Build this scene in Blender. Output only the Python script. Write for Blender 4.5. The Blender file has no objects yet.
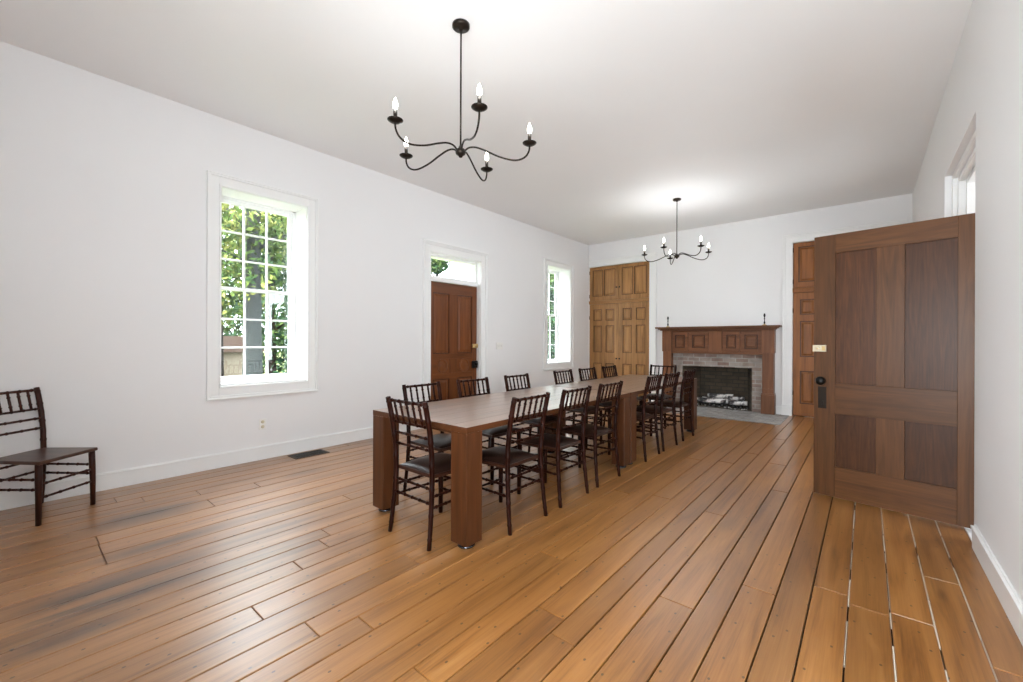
import bpy, bmesh, math, random
from mathutils import Vector, Matrix

# ------------------------------------------------------------------ scene, camera, sky, lights
SC = bpy.context.scene
COL = SC.collection
PI = math.pi
R = math.radians

def setup():
    H = 1.29
    F = 424.08                       # focal length in pixels of a 1023 px wide picture
    yaw, roll = 0.696673, 0.003227
    cd = bpy.data.cameras.new('camera')
    cam = bpy.data.objects.new('camera', cd); COL.objects.link(cam)
    cd.sensor_fit = 'HORIZONTAL'; cd.sensor_width = 36.0
    cd.lens = F / 1023.0 * 36.0
    cd.clip_start = 0.02; cd.clip_end = 300
    rot = Matrix.Rotation(yaw, 4, 'Z') @ Matrix.Rotation(-0.00061 + PI/2, 4, 'X') @ Matrix.Rotation(roll, 4, 'Z')
    cam.matrix_world = Matrix.Translation((0, 0, H)) @ rot
    SC.camera = cam
    w = bpy.data.worlds.new('sky'); SC.world = w; w.use_nodes = True
    bg = w.node_tree.nodes['Background']
    bg.inputs['Color'].default_value = (0.88, 0.955, 1.02, 1)
    # bright hazy sky, a few times brighter overhead than at the horizon
    nt = w.node_tree
    tc = nt.nodes.new('ShaderNodeTexCoord'); sx = nt.nodes.new('ShaderNodeSeparateXYZ'); mr = nt.nodes.new('ShaderNodeMapRange')
    nt.links.new(tc.outputs['Generated'], sx.inputs[0]); nt.links.new(sx.outputs['Z'], mr.inputs['Value'])
    for k, val in (('From Min', .18), ('From Max', .75), ('To Min', 9.0), ('To Max', 31.0)): mr.inputs[k].default_value = val
    nt.links.new(mr.outputs[0], bg.inputs['Strength'])
    v = SC.view_settings
    v.view_transform = 'Standard'; v.look = 'None'; v.gamma = 1.0; v.use_curve_mapping = False
    v.exposure = 0.0
    SC.cycles.diffuse_bounces = 5; SC.cycles.max_bounces = 12; SC.cycles.transparent_max_bounces = 24
    SC.display_settings.display_device = 'sRGB'

    def area(name, loc, to, sx, sy, power, col=(1, 1, 1)):
        ld = bpy.data.lights.new(name, 'AREA'); ld.shape = 'RECTANGLE'
        ld.size = sx; ld.size_y = sy; ld.energy = power; ld.color = col
        o = bpy.data.objects.new(name, ld); COL.objects.link(o)
        d = Vector(to) - Vector(loc)
        o.matrix_world = Matrix.Translation(loc) @ d.to_track_quat('-Z', 'Y').to_matrix().to_4x4()
        return o
    # daylight outside the right-hand window beyond the open door, and in the passage
    day = (.89, .955, 1.0)
    area('daylight_right', (0.97, 6.75, 1.6), (-3, 6.75, 1.3), 1.0, 1.6, 65, day)
    # added fill lamp behind the camera, bounced off the ceiling
    area('ceiling_fill', (-.3, -.5, 1.3), (-.2, 4.6, 3.5), 1.3, 1.3, 180, day)
    area('passage_daylight', (2.9, 4.9, 1.7), (0, 4.7, 1.5), 1.2, 2.0, 95, day)
    # low summer sun behind the trees' side of the house
    sd = bpy.data.lights.new('sun', 'SUN'); sd.energy = 10.0; sd.angle = R(1); sd.color = (1, .95, .85)
    so = bpy.data.objects.new('sun', sd); COL.objects.link(so)
    so.rotation_euler = (R(38), R(28), 0)        # falls on the outside from the room's side, none enters
setup()

# ------------------------------------------------------------------ geometry helpers
class MB:
    def __init__(s): s.bm = bmesh.new(); s.mi = 0
    def face(s, vs, smooth=False):
        try: f = s.bm.faces.new(vs)
        except ValueError: return None
        f.material_index = s.mi; f.smooth = smooth; return f
    def box(s, x0, x1, y0, y1, z0, z1, M=None):
        P = [(x, y, z) for z in (z0, z1) for y in (y0, y1) for x in (x0, x1)]
        v = [s.bm.verts.new(M @ Vector(p) if M else p) for p in P]
        for q in ((0, 2, 3, 1), (4, 5, 7, 6), (0, 1, 5, 4), (2, 6, 7, 3), (0, 4, 6, 2), (1, 3, 7, 5)):
            s.face([v[i] for i in q])
        return s
    def hull8(s, lo, hi):
        """box between two quads given counter-clockwise"""
        a = [s.bm.verts.new(p) for p in lo]; b = [s.bm.verts.new(p) for p in hi]
        s.face(a[::-1]); s.face(b)
        for i in range(4):
            j = (i+1) % 4; s.face([a[i], a[j], b[j], b[i]])
        return s
    def tube(s, pts, rad, n=8, cap=True):
        pts = [Vector(p) for p in pts]
        if not isinstance(rad, (list, tuple)): rad = [rad]*len(pts)
        t0 = (pts[1]-pts[0]).normalized()
        up = Vector((0, 0, 1)) if abs(t0.z) < .9 else Vector((1, 0, 0))
        a = t0.cross(up).normalized(); rings = []
        for i, p in enumerate(pts):
            t = (pts[min(i+1, len(pts)-1)] - pts[max(i-1, 0)]).normalized()
            a = (a - t*a.dot(t)).normalized(); b = t.cross(a)
            rings.append([s.bm.verts.new(p + (a*math.cos(2*PI*k/n) + b*math.sin(2*PI*k/n))*rad[i]) for k in range(n)])
        for r0, r1 in zip(rings, rings[1:]):
            for k in range(n):
                s.face([r0[k], r0[(k+1) % n], r1[(k+1) % n], r1[k]], True)
        if cap:
            s.face(rings[0][::-1]); s.face(rings[-1])
        return s
    def lathe(s, prof, c=(0, 0, 0), n=20, axis='Z'):
        c = Vector(c); rings = []
        for r, h in prof:
            ring = []
            for k in range(n):
                a = 2*PI*k/n; u, w = r*math.cos(a), r*math.sin(a)
                p = {'Z': (u, w, h), 'Y': (u, h, w), 'X': (h, u, w)}[axis]
                ring.append(s.bm.verts.new(c + Vector(p)))
            rings.append(ring)
        for r0, r1 in zip(rings, rings[1:]):
            for k in range(n): s.face([r0[k], r0[(k+1) % n], r1[(k+1) % n], r1[k]], True)
        s.face(rings[0][::-1]); s.face(rings[-1])
        return s
    def frame(s, u0, u1, w0, w1, d0, d1, t, plane='xz', tb=None, tt=None):
        """rectangular picture frame: outer u0..u1 by w0..w1, thickness t, depth d0..d1"""
        tb = t if tb is None else tb; tt = t if tt is None else tt
        for (a, b, c, e) in ((u0, u0+t, w0, w1), (u1-t, u1, w0, w1), (u0+t, u1-t, w0, w0+tb), (u0+t, u1-t, w1-tt, w1)):
            if plane == 'xz': s.box(a, b, d0, d1, c, e)
            else: s.box(d0, d1, a, b, c, e)
        return s
    def build(s, name, mats, parent=None, loc=None, bevel=0, smooth=None):
        bmesh.ops.recalc_face_normals(s.bm, faces=s.bm.faces)
        me = bpy.data.meshes.new(name); s.bm.to_mesh(me); s.bm.free()
        for m in (mats if isinstance(mats, (list, tuple)) else [mats]): me.materials.append(m)
        o = bpy.data.objects.new(name, me); COL.objects.link(o)
        if parent is not None: o.parent = parent
        if loc is not None: o.location = loc
        if bevel:
            b = o.modifiers.new('bevel', 'BEVEL'); b.width = bevel; b.segments = 2; b.limit_method = 'ANGLE'; b.angle_limit = R(40)
        return o

def tag(o, label=None, cat=None, group=None, kind=None):
    if label: o['label'] = label
    if cat: o['category'] = cat
    if group: o['group'] = group
    if kind: o['kind'] = kind
    return o

def empty(name, loc=(0, 0, 0), rz=0):
    o = bpy.data.objects.new(name, None); COL.objects.link(o)
    o.location = loc; o.rotation_euler = (0, 0, rz); o.empty_display_size = .1
    return o

def copy_tree(o, parent=None):
    c = o.copy(); COL.objects.link(c)
    if parent is not None: c.parent = parent
    for ch in list(o.children): copy_tree(ch, c)
    return c

def noded(rail_len, r, k):
    """radii of a bamboo-turned rod: a ring every so often"""
    out = []
    return out

def rod(mb, a, b, r, gap=.085, n=8):
    a, b = Vector(a), Vector(b); L = (b-a).length
    k = max(1, int(round(L/gap))); pts = []; rad = []
    for i in range(k):
        for f, q in ((0.0, 1.0), (.40, .93), (.47, 1.3), (.53, 1.3), (.60, .93)):
            pts.append(a.lerp(b, (i+f)/k)); rad.append(r*q)
    pts.append(b); rad.append(r)
    return mb.tube(pts, rad, n)

# ------------------------------------------------------------------ materials
def nodes(name):
    m = bpy.data.materials.new(name); m.use_nodes = True
    nt = m.node_tree; p = nt.nodes['Principled BSDF']
    return m, nt, p
def N(nt, t, **kw):
    n = nt.nodes.new(t)
    for k, v in kw.items():
        if k in n.inputs.keys(): n.inputs[k].default_value = v
        else: setattr(n, k, v)
    return n
def ramp(nt, stops):
    n = nt.nodes.new('ShaderNodeValToRGB'); cr = n.color_ramp
    while len(cr.elements) < len(stops): cr.elements.new(.5)
    for e, (p, c) in zip(cr.elements, stops):
        e.position = p; e.color = (*c, 1)
    return n
def plain(name, col, rough=.5, metal=0, bump=0, bscale=60, spec=.5):
    m, nt, p = nodes(name)
    p.inputs['Base Color'].default_value = (*col, 1); p.inputs['Roughness'].default_value = rough
    p.inputs['Metallic'].default_value = metal; p.inputs['Specular IOR Level'].default_value = spec
    tc = N(nt, 'ShaderNodeTexCoord'); no = N(nt, 'ShaderNodeTexNoise', Scale=bscale, Detail=4.0)
    nt.links.new(tc.outputs['Object'], no.inputs['Vector'])
    mx = N(nt, 'ShaderNodeMix', data_type='RGBA', blend_type='MULTIPLY'); mx.inputs[0].default_value = .12
    mx.inputs[6].default_value = (*col, 1)
    nt.links.new(no.outputs['Color'], mx.inputs[7]); 
    hs = N(nt, 'ShaderNodeHueSaturation', Saturation=1.0, Value=1.06); nt.links.new(mx.outputs[2], hs.inputs['Color'])
    if max(col) > .01: nt.links.new(hs.outputs['Color'], p.inputs['Base Color'])
    if bump:
        b = N(nt, 'ShaderNodeBump', Strength=bump, Distance=.002)
        nt.links.new(no.outputs['Fac'], b.inputs['Height']); nt.links.new(b.outputs['Normal'], p.inputs['Normal'])
    return m
def paint(name, col, rough=.6):
    m, nt, p = nodes(name)
    tc = N(nt, 'ShaderNodeTexCoord'); no = N(nt, 'ShaderNodeTexNoise', Scale=1.3, Detail=3.0)
    nt.links.new(tc.outputs['Object'], no.inputs['Vector'])
    r = ramp(nt, [(.3, tuple(c*.985 for c in col)), (.7, col)]); nt.links.new(no.outputs['Fac'], r.inputs['Fac'])
    nt.links.new(r.outputs['Color'], p.inputs['Base Color']); p.inputs['Roughness'].default_value = rough
    n2 = N(nt, 'ShaderNodeTexNoise', Scale=9.0, Detail=5.0); nt.links.new(tc.outputs['Object'], n2.inputs['Vector'])
    b = N(nt, 'ShaderNodeBump', Strength=.06, Distance=.004); nt.links.new(n2.outputs['Fac'], b.inputs['Height'])
    nt.links.new(b.outputs['Normal'], p.inputs['Normal']); p.inputs['Specular IOR Level'].default_value = .3
    return m
def wood(name, dark, mid, light, axis='z', rough=.35, scale=1.0, figure=0.0, spec=.32):
    m, nt, p = nodes(name)
    tc = N(nt, 'ShaderNodeTexCoord'); oi = N(nt, 'ShaderNodeObjectInfo')
    mu = N(nt, 'ShaderNodeMath', operation='MULTIPLY'); mu.inputs[1].default_value = 37.0
    nt.links.new(oi.outputs['Random'], mu.inputs[0])
    ad = N(nt, 'ShaderNodeVectorMath', operation='ADD')
    nt.links.new(tc.outputs['Object'], ad.inputs[0]); nt.links.new(mu.outputs[0], ad.inputs[1])
    mp = N(nt, 'ShaderNodeMapping')
    s = [16*scale]*3; s['xyz'.index(axis)] = 1.1*scale
    mp.inputs['Scale'].default_value = s
    nt.links.new(ad.outputs[0], mp.inputs['Vector'])
    n1 = N(nt, 'ShaderNodeTexNoise', Scale=1.0, Detail=6.0, Roughness=.6, Distortion=.8 + figure)
    nt.links.new(mp.outputs[0], n1.inputs['Vector'])
    mp2 = N(nt, 'ShaderNodeMapping'); s2 = [140*scale]*3; s2['xyz'.index(axis)] = 4*scale
    mp2.inputs['Scale'].default_value = s2; nt.links.new(ad.outputs[0], mp2.inputs['Vector'])
    n2 = N(nt, 'ShaderNodeTexNoise', Scale=1.0, Detail=3.0); nt.links.new(mp2.outputs[0], n2.inputs['Vector'])
    r = ramp(nt, [(.30, dark), (.5, mid), (.72, light)])
    mx = N(nt, 'ShaderNodeMath', operation='MULTIPLY_ADD'); mx.inputs[1].default_value = .22; 
    nt.links.new(n2.outputs['Fac'], mx.inputs[0])
    sb = N(nt, 'ShaderNodeMath', operation='SUBTRACT'); sb.inputs[1].default_value = .11
    nt.links.new(n1.outputs['Fac'], sb.inputs[0]); nt.links.new(sb.outputs[0], mx.inputs[2])
    nt.links.new(mx.outputs[0], r.inputs['Fac'])
    # each piece of timber a touch lighter or darker
    mr = N(nt, 'ShaderNodeMapRange'); mr.inputs['To Min'].default_value = .86; mr.inputs['To Max'].default_value = 1.12
    nt.links.new(oi.outputs['Random'], mr.inputs['Value'])
    hs = N(nt, 'ShaderNodeHueSaturation'); nt.links.new(mr.outputs[0], hs.inputs['Value']); nt.links.new(r.outputs['Color'], hs.inputs['Color'])
    nt.links.new(hs.outputs['Color'], p.inputs['Base Color'])
    p.inputs['Roughness'].default_value = rough; p.inputs['Specular IOR Level'].default_value = spec
    b = N(nt, 'ShaderNodeBump', Strength=.12, Distance=.002); nt.links.new(mx.outputs[0], b.inputs['Height'])
    nt.links.new(b.outputs['Normal'], p.inputs['Normal'])
    return m
def sc(c, k): return tuple(x*k for x in c)

M = {}
M['wall'] = paint('white_wall_paint', (.83, .825, .825))
M['ceil'] = paint('white_ceiling_paint', (.88, .875, .87))
M['trim'] = paint('white_trim_gloss', (.88, .88, .87), .35)
def woods(key, base, rough=.35, figure=0.0, spec=.32):
    for ax in 'xyz':
        M[key+ax] = wood(key+'_'+ax, sc(base, .68), base, sc(base, 1.32), ax, rough, 1.0, figure, spec)
woods('entry', (.15, .046, .012), .34)
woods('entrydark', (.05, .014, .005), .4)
woods('open', (.098, .039, .0125), .40, 1.0, .25)
M['openpanel'] = wood('open_door_panel', (.044, .0150, .0047), (.070, .0245, .0075), (.10, .036, .011), 'z', .40, .9, 4.0, .25)
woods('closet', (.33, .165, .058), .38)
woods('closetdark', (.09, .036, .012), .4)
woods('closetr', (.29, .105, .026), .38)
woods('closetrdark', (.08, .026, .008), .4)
woods('mantel', (.175, .070, .031), .40)
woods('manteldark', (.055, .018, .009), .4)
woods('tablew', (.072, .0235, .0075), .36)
M['tabletop'] = wood('table_top_planks', (.16, .085, .05), (.25, .145, .09), (.34, .21, .14), 'y', .30, 1.0, .3, .5)  # lighter than the legs: glare put into the base colour
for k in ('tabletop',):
    _p = M[k].node_tree.nodes['Principled BSDF']; _p.inputs['Coat Weight'].default_value = .9; _p.inputs['Coat Roughness'].default_value = .28; _p.inputs['Coat IOR'].default_value = 1.65
M['chair'] = wood('dark_mahogany', (.009, .0022, .0012), (.018, .0042, .0022), (.034, .009, .0045), 'z', .36, 1.5, 0, .09)
M['chairseat'] = wood('seat_mahogany', (.018, .006, .004), (.032, .011, .006), (.05, .018, .010), 'y', .28, 1.5, 0, .35)
M['chairw'] = wood('red_mahogany', (.018, .005, .003), (.038, .011, .006), (.065, .020, .011), 'z', .34, 1.5, 0, .2)
M['chairwseat'] = wood('red_mahogany_seat', (.035, .014, .009), (.062, .026, .017), (.09, .04, .026), 'y', .30, 1.5, 0, .4)
M['cushion'] = plain('brown_leather', (.020, .0085, .0058), .36, bump=.2, bscale=200)
M['black'] = plain('black_iron', (.010, .009, .008), .38, .6, .1)
M['bronze'] = plain('dark_bronze', (.028, .021, .016), .36, .8, .1)
M['brass'] = plain('old_brass', (.62, .46, .22), .32, .9)
M['cream'] = plain('cream_enamel', (.66, .58, .42), .35)
M['chrome'] = plain('dark_chrome', (.10, .11, .13), .12, 1.0)
M['plastic'] = plain('white_plastic', (.83, .82, .79), .4)
M['plaster'] = M['trim']
M['ventm'] = plain('brown_register_metal', (.055, .032, .02), .45, .4)
M['soil'] = plain('dark_subfloor', (.03, .016, .008), .8)
M['filler'] = plain('pale_gap_filler', (.62, .56, .47), .8)
M['bark'] = plain('grey_bark', (0.0252, 0.0282, 0.0276), .9, bump=1, bscale=12, spec=.05)
M['barkd'] = plain('dark_bark', (0.0120, 0.0096, 0.0084), .9, bump=1, bscale=12, spec=.05)
M['lawn'] = plain('lawn_green', (0.0540, 0.0660, 0.0210), .9, bump=.5, bscale=30, spec=.05)
M['stucco'] = plain('pale_stucco', (0.1500, 0.1237, 0.0938), .8, spec=.05)
M['fencew'] = plain('weathered_fence', (0.0350, 0.0210, 0.0140), .8, spec=.05)

def glass():
    m = bpy.data.materials.new('window_glass'); m.use_nodes = True; nt = m.node_tree; nt.nodes.clear()
    o = N(nt, 'ShaderNodeOutputMaterial'); t = N(nt, 'ShaderNodeBsdfTransparent'); g = N(nt, 'ShaderNodeBsdfGlossy')
    g.inputs['Roughness'].default_value = .02; mx = N(nt, 'ShaderNodeMixShader'); mx.inputs[0].default_value = .05
    t.inputs['Color'].default_value = (.97, .98, .98, 1)
    nt.links.new(t.outputs[0], mx.inputs[1]); nt.links.new(g.outputs[0], mx.inputs[2]); nt.links.new(mx.outputs[0], o.inputs['Surface'])
    return m
M['glass'] = glass()
def bulbm():
    m, nt, p = nodes('lit_bulb'); p.inputs['Emission Color'].default_value = (1, .93, .82, 1); p.inputs['Emission Strength'].default_value = 14
    p.inputs['Base Color'].default_value = (1, .97, .9, 1); return m
M['bulb'] = bulbm()
def leafm(name, a, b, c):
    m, nt, p = nodes(name)
    tc = N(nt, 'ShaderNodeTexCoord'); no = N(nt, 'ShaderNodeTexNoise', Scale=1.1, Detail=4.0)
    nt.links.new(tc.outputs['Object'], no.inputs['Vector'])
    ge = N(nt, 'ShaderNodeNewGeometry')
    ad = N(nt, 'ShaderNodeMath', operation='MULTIPLY_ADD'); ad.inputs[1].default_value = .5
    nt.links.new(ge.outputs['Random Per Island'], ad.inputs[0])
    mu = N(nt, 'ShaderNodeMath', operation='MULTIPLY_ADD'); mu.inputs[1].default_value = 1.4; mu.inputs[2].default_value = -.45
    nt.links.new(no.outputs['Fac'], mu.inputs[0]); nt.links.new(mu.outputs[0], ad.inputs[2])
    r = ramp(nt, [(.15, a), (.5, b), (.9, c)]); nt.links.new(ad.outputs[0], r.inputs['Fac'])
    nt.links.new(r.outputs['Color'], p.inputs['Base Color']); p.inputs['Roughness'].default_value = .6; p.inputs['Specular IOR Level'].default_value = .05
    return m
M['leaf'] = leafm('summer_leaves', (0.0102, 0.0265, 0.0102), (0.0459, 0.0765, 0.0163), (0.2040, 0.2040, 0.0561))
M['leafd'] = leafm('deep_leaves', (0.0066, 0.0221, 0.0165), (0.0243, 0.0553, 0.0243), (0.0884, 0.1215, 0.0331))

def brickm(name, c1, c2, mortar, sx=1.0, soot=False, axis='xz'):
    m, nt, p = nodes(name)
    tc = N(nt, 'ShaderNodeTexCoord'); sp = N(nt, 'ShaderNodeSeparateXYZ'); cb = N(nt, 'ShaderNodeCombineXYZ')
    nt.links.new(tc.outputs['Object'], sp.inputs[0])
    if axis == 'xz':
        ad = N(nt, 'ShaderNodeMath', operation='ADD'); nt.links.new(sp.outputs['X'], ad.inputs[0]); nt.links.new(sp.outputs['Y'], ad.inputs[1])
        nt.links.new(ad.outputs[0], cb.inputs['X']); nt.links.new(sp.outputs['Z'], cb.inputs['Y'])
    else:
        nt.links.new(sp.outputs['X'], cb.inputs['X']); nt.links.new(sp.outputs['Y'], cb.inputs['Y'])
    br = N(nt, 'ShaderNodeTexBrick', Scale=1.0); br.inputs['Brick Width'].default_value = .215*sx; br.inputs['Row Height'].default_value = .075*sx
    br.inputs['Mortar Size'].default_value = .008; br.inputs['Color1'].default_value = (*c1, 1); br.inputs['Color2'].default_value = (*c2, 1); br.inputs['Mortar'].default_value = (*mortar, 1)
    nt.links.new(cb.outputs[0], br.inputs['Vector'])
    no = N(nt, 'ShaderNodeTexNoise', Scale=7.0, Detail=6.0); nt.links.new(tc.outputs['Object'], no.inputs['Vector'])
    mx = N(nt, 'ShaderNodeMix', data_type='RGBA', blend_type='OVERLAY'); mx.inputs[0].default_value = .6
    nt.links.new(br.outputs['Color'], mx.inputs[6]); nt.links.new(no.outputs['Fac'], mx.inputs[7])
    nt.links.new(mx.outputs[2], p.inputs['Base Color']); p.inputs['Roughness'].default_value = .85
    b = N(nt, 'ShaderNodeBump', Strength=.6, Distance=.006); 
    iv = N(nt, 'ShaderNodeMath', operation='SUBTRACT'); iv.inputs[0].default_value = 1; nt.links.new(br.outputs['Fac'], iv.inputs[1])
    nt.links.new(iv.outputs[0], b.inputs['Height']); nt.links.new(b.outputs['Normal'], p.inputs['Normal'])
    return m
M['brick'] = brickm('limewashed_brick', (.22, .14, .115), (.34, .30, .27), (.34, .32, .29))
M['soot'] = brickm('sooty_firebrick', (.075, .058, .040), (.12, .093, .062), (.06, .05, .04))
M['hearth'] = brickm('grey_hearth_brick', (.27, .25, .235), (.38, .355, .335), (.22, .21, .20), 1.0, False, 'xy')

def birchm():
    m, nt, p = nodes('charred_birch_bark')
    tc = N(nt, 'ShaderNodeTexCoord'); no = N(nt, 'ShaderNodeTexNoise', Scale=9.0, Detail=6.0); nt.links.new(tc.outputs['Object'], no.inputs['Vector'])
    r = ramp(nt, [(.42, (.03, .028, .03)), (.5, (.22, .20, .20)), (.58, (.75, .72, .70))]); nt.links.new(no.outputs['Fac'], r.inputs['Fac'])
    nt.links.new(r.outputs['Color'], p.inputs['Base Color']); p.inputs['Roughness'].default_value = .8
    return m
M['birch'] = birchm()

def floorm():
    m, nt, p = nodes('old_pine_boards')
    L = nt.links.new
    tc = N(nt, 'ShaderNodeTexCoord'); at = N(nt, 'ShaderNodeAttribute', attribute_name='board')
    mul = N(nt, 'ShaderNodeMath', operation='MULTIPLY'); mul.inputs[1].default_value = 91.7; L(at.outputs['Fac'], mul.inputs[0])
    ad = N(nt, 'ShaderNodeVectorMath', operation='ADD'); L(tc.outputs['Object'], ad.inputs[0]); L(mul.outputs[0], ad.inputs[1])
    mp = N(nt, 'ShaderNodeMapping'); mp.inputs['Scale'].default_value = (14, .9, 1); L(ad.outputs[0], mp.inputs['Vector'])
    n1 = N(nt, 'ShaderNodeTexNoise', Scale=1.0, Detail=6.0, Roughness=.62, Distortion=.9); L(mp.outputs[0], n1.inputs['Vector'])
    mp2 = N(nt, 'ShaderNodeMapping'); mp2.inputs['Scale'].default_value = (170, 3.5, 1); L(ad.outputs[0], mp2.inputs['Vector'])
    n2 = N(nt, 'ShaderNodeTexNoise', Scale=1.0, Detail=3.0); L(mp2.outputs[0], n2.inputs['Vector'])
    mix = N(nt, 'ShaderNodeMath', operation='MULTIPLY_ADD'); mix.inputs[1].default_value = .35; L(n2.outputs['Fac'], mix.inputs[0])
    sb = N(nt, 'ShaderNodeMath', operation='SUBTRACT'); sb.inputs[1].default_value = .175; L(n1.outputs['Fac'], sb.inputs[0]); L(sb.outputs[0], mix.inputs[2])
    r = ramp(nt, [(.25, (.150, .056, .010)), (.48, (.305, .127, .0275)), (.75, (.41, .19, .052))]); L(mix.outputs[0], r.inputs['Fac'])
    mr = N(nt, 'ShaderNodeMapRange'); mr.inputs['To Min'].default_value = .84; mr.inputs['To Max'].default_value = 1.13; L(at.outputs['Fac'], mr.inputs['Value'])
    hs = N(nt, 'ShaderNodeHueSaturation'); L(r.outputs['Color'], hs.inputs['Color']); L(mr.outputs[0], hs.inputs['Value'])
    col = hs.outputs['Color']
    # broad worn patches
    n3 = N(nt, 'ShaderNodeTexNoise', Scale=.9, Detail=4.0); L(tc.outputs['Object'], n3.inputs['Vector'])
    r3 = ramp(nt, [(.35, (.80, .74, .70)), (.6, (1.0, 1.0, 1.0))]); L(n3.outputs['Fac'], r3.inputs['Fac'])
    m3 = N(nt, 'ShaderNodeMix', data_type='RGBA', blend_type='MULTIPLY'); m3.inputs[0].default_value = .8
    L(col, m3.inputs[6]); L(r3.outputs['Color'], m3.inputs[7]); col = m3.outputs[2]
    # window glare put into the colour: boards paler and greyer to the left
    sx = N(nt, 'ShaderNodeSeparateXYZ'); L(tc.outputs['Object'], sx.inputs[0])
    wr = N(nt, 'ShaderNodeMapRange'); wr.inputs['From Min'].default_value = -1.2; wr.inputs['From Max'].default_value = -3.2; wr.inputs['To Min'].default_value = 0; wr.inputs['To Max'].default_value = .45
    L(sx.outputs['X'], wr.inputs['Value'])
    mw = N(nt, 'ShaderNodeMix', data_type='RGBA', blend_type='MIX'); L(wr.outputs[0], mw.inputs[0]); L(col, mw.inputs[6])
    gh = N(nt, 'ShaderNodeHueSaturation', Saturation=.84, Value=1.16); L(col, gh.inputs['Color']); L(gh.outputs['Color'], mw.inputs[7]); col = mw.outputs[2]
    # dark water stains and scorched streaks, each with a place of its own
    for (x, y, rx, ry, k) in ((-4.07, .68, .17, .42, .85), (-3.42, .66, .07, .50, .8), (-3.06, .45, .12, .42, .75), (-2.86, .45, .11, .48, .85), (-3.02, .20, .10, .24, .75),
                              (-2.66, .2, .10, .36, .7), (-4.2, 1.9, .1, .3, .5), (-.75, 3.3, .07, .2, .35), (.3, 3.05, .03, .15, .5)):
        mp3 = N(nt, 'ShaderNodeMapping', vector_type='POINT'); mp3.inputs['Location'].default_value = (-x/rx, -y/ry, 0); mp3.inputs['Scale'].default_value = (1/rx, 1/ry, 0)
        L(tc.outputs['Object'], mp3.inputs['Vector'])
        ln = N(nt, 'ShaderNodeVectorMath', operation='LENGTH'); L(mp3.outputs[0], ln.inputs[0])
        s1 = N(nt, 'ShaderNodeMath', operation='SUBTRACT'); s1.inputs[0].default_value = 1.1; L(ln.outputs['Value'], s1.inputs[1])
        m1 = N(nt, 'ShaderNodeMath', operation='MULTIPLY_ADD'); m1.inputs[1].default_value = 2.4; m1.inputs[2].default_value = -1.2; L(n1.outputs['Fac'], m1.inputs[0])
        s2 = N(nt, 'ShaderNodeMath', operation='ADD'); L(s1.outputs[0], s2.inputs[0]); L(m1.outputs[0], s2.inputs[1])
        s3 = N(nt, 'ShaderNodeMapRange'); s3.inputs['From Min'].default_value = .15; s3.inputs['From Max'].default_value = .95; s3.inputs['To Max'].default_value = k; L(s2.outputs[0], s3.inputs['Value'])
        st = N(nt, 'ShaderNodeMix', data_type='RGBA', blend_type='MIX'); st.inputs[7].default_value = (.035, .02, .016, 1)
        L(s3.outputs[0], st.inputs[0]); L(col, st.inputs[6]); col = st.outputs[2]
    # nail heads
    mp4 = N(nt, 'ShaderNodeMapping'); mp4.inputs['Scale'].default_value = (7.2, 5.0, 0); L(tc.outputs['Object'], mp4.inputs['Vector'])
    vo = N(nt, 'ShaderNodeTexVoronoi', Scale=1.0, Randomness=.9); vo.voronoi_dimensions = '2D'; L(mp4.outputs[0], vo.inputs['Vector'])
    lt = N(nt, 'ShaderNodeMath', operation='LESS_THAN'); lt.inputs[1].default_value = .036; L(vo.outputs['Distance'], lt.inputs[0])
    ml = N(nt, 'ShaderNodeMath', operation='MULTIPLY'); ml.inputs[1].default_value = .8; L(lt.outputs[0], ml.inputs[0])
    nm = N(nt, 'ShaderNodeMix', data_type='RGBA', blend_type='MIX'); nm.inputs[7].default_value = (.03, .016, .01, 1)
    L(ml.outputs[0], nm.inputs[0]); L(col, nm.inputs[6]); col = nm.outputs[2]
    L(col, p.inputs['Base Color'])
    rr = N(nt, 'ShaderNodeMapRange'); rr.inputs['To Min'].default_value = .29; rr.inputs['To Max'].default_value = .40; L(n3.outputs['Fac'], rr.inputs['Value']); L(rr.outputs[0], p.inputs['Roughness'])
    p.inputs['Specular IOR Level'].default_value = .4
    p.inputs['Coat Weight'].default_value = .7; p.inputs['Coat Roughness'].default_value = .30; p.inputs['Coat IOR'].default_value = 1.55
    b = N(nt, 'ShaderNodeBump', Strength=.10, Distance=.003); L(mix.outputs[0], b.inputs['Height']); 
    L(b.outputs['Normal'], p.inputs['Normal'])
    return m
M['floor'] = floorm()

# ------------------------------------------------------------------ room shell
XL, XR, YB, YF, ZC = -5.005, .53, 8.80, -3.3, 3.535
TW = .35

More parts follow.
